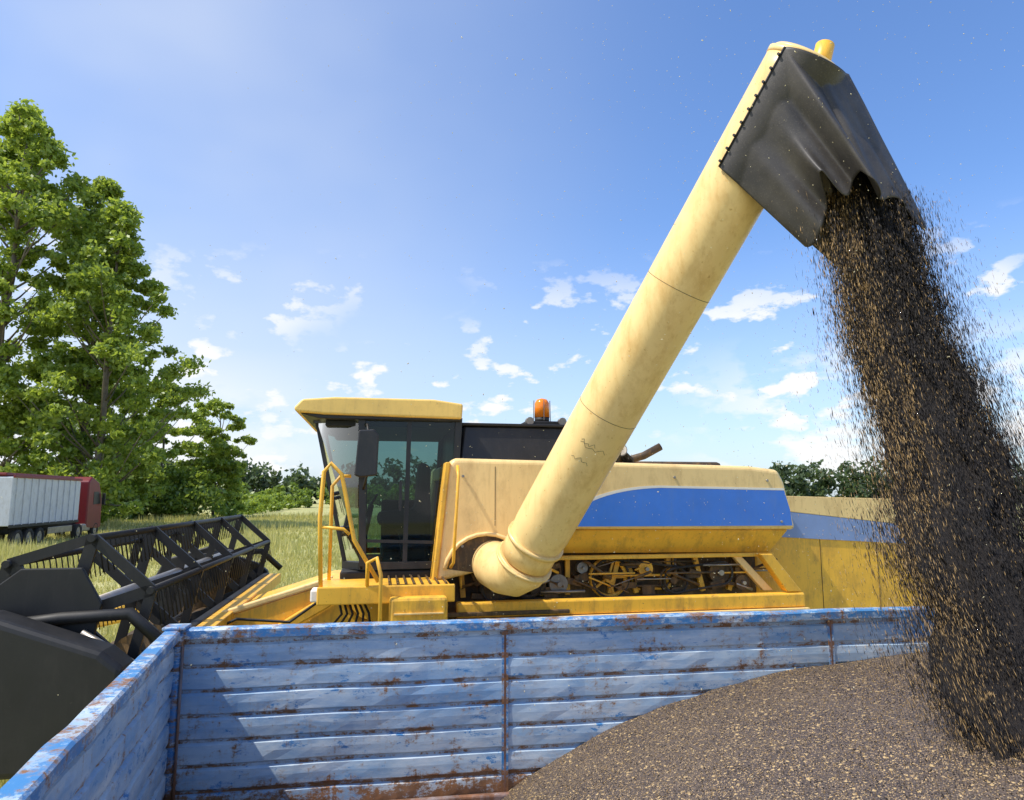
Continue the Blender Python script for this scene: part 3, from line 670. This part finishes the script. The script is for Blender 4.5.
# ------------------------------------------------------------------ falling grain
fg=empty('falling_grain')
zs=np.array([1.6,1.8,2.3,2.9,3.5,4.04,4.96,5.4]); xs=np.array([1.97,2.02,2.24,2.39,2.46,2.48,2.44,2.37]); ys=np.array([2.62,2.75,3.25,3.72,4.08,4.32,4.54,4.60])
def path(z): return np.interp(z,zs,xs),np.interp(z,zs,ys)
def wob(z,s): return .05*np.sin(z*4.3+s)+.03*np.sin(z*11+2*s)
def cloud(N,s0,s1,skew,zlo=1.72,zhi=4.98):
    z=zlo+(zhi-zlo)*rng.random(N); x,y=path(z); f=np.clip((5.1-z)/3.2,0,1)
    sg=s0+(s1-s0)*f**.8
    g=rng.normal(0,1,N); g=np.where(g>0,g*skew,g)
    g=g+.22*np.sin(g*7+z*3)
    x=x+sg*g+f*wob(z,0)+.03*f*np.sin(z*13+g*2); y=y+sg*.6*rng.normal(0,1,N)
    return np.stack([x,y,z],1),f,g
def axis(P,f,sp):
    n=len(P); return np.stack([.02+sp*rng.normal(0,1,n),-.12-.42*f+sp*rng.normal(0,1,n),-np.ones(n)],1)
P_,f,g=cloud(260000,.105,.165,1.10); sc_=P_[:,1]/4.5
gold=(rng.random(len(P_))<np.where(g<-1.0,.22,.012)).astype(int)
bits('grain_stream_core',P_,axis(P_,f,.07),(.010+.030*rng.random(len(P_)))*sc_,(.0017+.0011*rng.random(len(P_)))*sc_,[M['seed'],M['chaff']],gold,fg)
P_,f,g=cloud(85000,.12,.205,1.4); sc_=P_[:,1]/4.5
bits('grain_stream_spray',P_,axis(P_,f,.09),(.010+.030*rng.random(len(P_)))*sc_,(.0008+.0008*rng.random(len(P_)))*sc_,[M['seed'],M['chaff']],(rng.random(len(P_))<np.where(g<-.8,.50,.10)).astype(int),fg)
P_,f,g=cloud(10000,.16,.42,1.3); sc_=P_[:,1]/4.5
bits('grain_stream_mist',P_,axis(P_,f,.25),(.004+.012*rng.random(len(P_)))*sc_,(.0008+.0008*rng.random(len(P_)))*sc_,[M['chaff']],np.zeros(len(P_),int),fg)
N=3200; P_=np.stack([rng.normal(1.6,1.7,N),rng.uniform(2.2,6.5,N),rng.uniform(2,7,N)],1)
bits('drifting_chaff',P_,rng.normal(0,1,(N,3)),.002+.004*rng.random(N),.0014+.0018*rng.random(N),[M['dust']],np.zeros(N,int),fg)
V=[];F=[];NS,NK=260,48
for i in range(NS+1):
    z=5.15-3.45*i/NS; x,y=path(z); ff=max(0,min(1,(5.1-z)/3.2)); r=.16+.15*ff
    for k in range(NK):
        a=2*math.pi*k/NK; ca,sa=math.cos(a),math.sin(a)
        q=r*(1+.40*mnoise.noise(Vector((ca*1.5,sa*1.5,z*2.0)))+.30*mnoise.noise(Vector((ca*4,sa*4,z*4.0)))+.16*mnoise.noise(Vector((ca*9,sa*9,z*9)))+.10*mnoise.noise(Vector((ca*16,sa*16,z*20))))
        V.append((x+.02*ff+q*ca*1.05+ff*float(wob(z,0)),y+q*.5*sa,z))
for i in range(NS):
    for k in range(NK): F.append((i*NK+k,i*NK+(k+1)%NK,(i+1)*NK+(k+1)%NK,(i+1)*NK+k))
def coremat():
    m,nt,p,co=base('dense_seed_flow')
    n=noise(nt,mapping(nt,co,(1,1,.10)),130,4,.8)
    c=mix(nt,ramp(nt,n,.45,.68),(.012,.009,.008),(.045,.030,.020)); nt.links.new(c,p.inputs['Base Color']); p.inputs['Roughness'].default_value=.9
    bump(nt,p,n,1,.02)
    return m
mesh('grain_stream_body',V,F,coremat(),fg,smooth=True)
# ------------------------------------------------------------------ truck
tk=empty('tipper_truck',(-28.6,37.5,0),math.radians(101.3))
prism('tipper_body',[(0,1.25),(0,3.95),(8.6,4.0),(8.9,3.8),(8.9,1.25)],-1.25,1.25,M['truckwhite'],tk,.05)
Q=[boxgeo((x,-1.28,1.3),(x,-1.28,3.9),.09,.06,up=(0,1,0)) for x in np.arange(.4,8.9,.85)]
multi('body_ribs',Q,M['truckwhite'],tk)
box('body_top_rail',(0,8.9),(-1.33,-1.22),(3.9,4.05),M['red'],tk,.02); box('tarp_roll',(0,8.8),(-.9,1.2),(4.0,4.18),M['red'],tk,.06)
box('body_lower_rail',(0,8.9),(-1.3,-1.2),(1.15,1.33),M['black'],tk,.02)
box('truck_chassis',(-.1,13),(-.5,.5),(.75,1.15),M['black'],tk,.02)
for x in(1.2,2.5,3.8,9.3,12.1):
    for y in(-1.05,1.05): wheel('truck_wheel',(x,y,.52),.52,.35,tk,M['steel'])
box('side_guard',(4.8,8.2),(-1.2,-1.15),(.6,1.0),M['steel'],tk,.02)
prism('truck_cab',[(10.4,.9),(10.4,3.9),(10.9,4.25),(12.2,3.85),(12.9,2.7),(13.0,.7),(12.7,.6),(10.6,.7)],-1.22,1.22,M['red'],tk,.09,3)
prism('cab_side_window',[(11.3,2.3),(11.3,3.2),(12.2,3.2),(12.6,2.35)],-1.235,-1.225,M['blackpl'],tk,0)
prism('cab_windscreen',[(12.35,3.65),(12.86,2.75),(12.9,2.78),(12.4,3.68)],-1.05,1.05,M['blackpl'],tk,0)
box('truck_mirror',(12.6,12.75),(-1.5,-1.3),(2.3,3.1),M['black'],tk,.02)
box('fuel_tank',(9.9,11.2),(-1.2,-.7),(.5,1.0),M['steel'],tk,.08)
# ------------------------------------------------------------------ world, sun, camera
EL=math.radians(56); sx,sy=-.86,-.36
AZ=math.atan2(sx,sy)
w=bpy.data.worlds.new('World'); scene.world=w; w.use_nodes=True; nt=w.node_tree; bg=nt.nodes['Background']
sky=nn(nt,'ShaderNodeTexSky',sky_type='NISHITA'); sky.sun_disc=False; sky.sun_elevation=EL; sky.sun_rotation=AZ
sky.air_density=1.1; sky.dust_density=.9; sky.ozone_density=1.6
tc=nn(nt,'ShaderNodeTexCoord'); co=tc.outputs['Generated']
sep=nn(nt,'ShaderNodeSeparateXYZ'); nt.links.new(co,sep.inputs[0])
skc=mix(nt,1.0,sky.outputs[0],(1.2,1.52,2.0),'MULTIPLY')
n1=noise(nt,mapping(nt,co,(13,13,25),(2.3,1.1,.2)),1.1,7,.55)
fac=ramp(nt,n1,.555,.615)
n3=noise(nt,mapping(nt,co,(3,3,5),(7.3,4.1,.2)),1.0,2,.5)
fac=math_(nt,'MULTIPLY',fac,ramp(nt,n3,.36,.48))
mk=ramp(nt,sep.outputs[2],.24,.34,(1,1,1,1),(0,0,0,1))
fac=math_(nt,'MULTIPLY',fac,mk)
n2=noise(nt,mapping(nt,co,(1.2,1.2,2.2),(.5,3,1)),1.0,4,.5)
wx=math_(nt,'ADD',math_(nt,'MULTIPLY',sep.outputs[0],-.5),.5)
hz=math_(nt,'MULTIPLY',ramp(nt,n2,.15,.75,ease=True),ramp(nt,wx,.34,.86,ease=True))
low=ramp(nt,sep.outputs[2],.0,.40,(1,1,1,1),(0,0,0,1),ease=True)
c=mix(nt,math_(nt,'MULTIPLY',low,.42),skc,(7.6,8.1,8.9))
c=mix(nt,math_(nt,'MULTIPLY',hz,.85),c,(7.1,7.7,8.6))
bn=noise(nt,mapping(nt,co,(5,5,9),(1,2,3)),1.2,7,.55)
bank=math_(nt,'MULTIPLY',ramp(nt,sep.outputs[2],.10,.20,(1,1,1,1),(0,0,0,1)),ramp(nt,math_(nt,'MULTIPLY',sep.outputs[0],-1.0),.22,.40))
bank=math_(nt,'MULTIPLY',bank,ramp(nt,bn,.42,.56))
c=mix(nt,math_(nt,'MULTIPLY',bank,.8),c,(9.0,9.1,9.2))
bank2=math_(nt,'MULTIPLY',ramp(nt,sep.outputs[2],.13,.22,(1,1,1,1),(0,0,0,1)),ramp(nt,sep.outputs[0],.22,.38))
bank2=math_(nt,'MULTIPLY',bank2,ramp(nt,noise(nt,mapping(nt,co,(7,7,15),(4,2,8)),1.2,7,.55),.50,.57))
c=mix(nt,math_(nt,'MULTIPLY',bank2,.9),c,(9.0,9.05,9.1))
c=mix(nt,math_(nt,'MULTIPLY',fac,.95),c,mix(nt,n1,(6.6,7.1,8.0),(10.2,10.1,10.0)))
nt.links.new(c,bg.inputs[0]); bg.inputs[1].default_value=.115
sd=bpy.data.lights.new('sun','SUN'); sd.energy=5.0; sd.angle=math.radians(.5); sd.color=(1,.94,.84)
so_=bpy.data.objects.new('sun',sd); COL.objects.link(so_)
h=math.hypot(sx,sy); S=Vector((sx/h*math.cos(EL),sy/h*math.cos(EL),math.sin(EL)))
so_.rotation_euler=S.to_track_quat('Z','Y').to_euler()
cd=bpy.data.cameras.new('camera'); cd.lens=24; cd.sensor_width=36; cd.clip_start=.05; cd.clip_end=5000
cam=bpy.data.objects.new('camera',cd); cam.location=(0,0,2.9); cam.rotation_euler=(math.radians(98),0,0); COL.objects.link(cam)
scene.camera=cam
scene.view_settings.view_transform='Standard'
try: scene.view_settings.look='None'
except Exception: pass
scene.view_settings.exposure=0
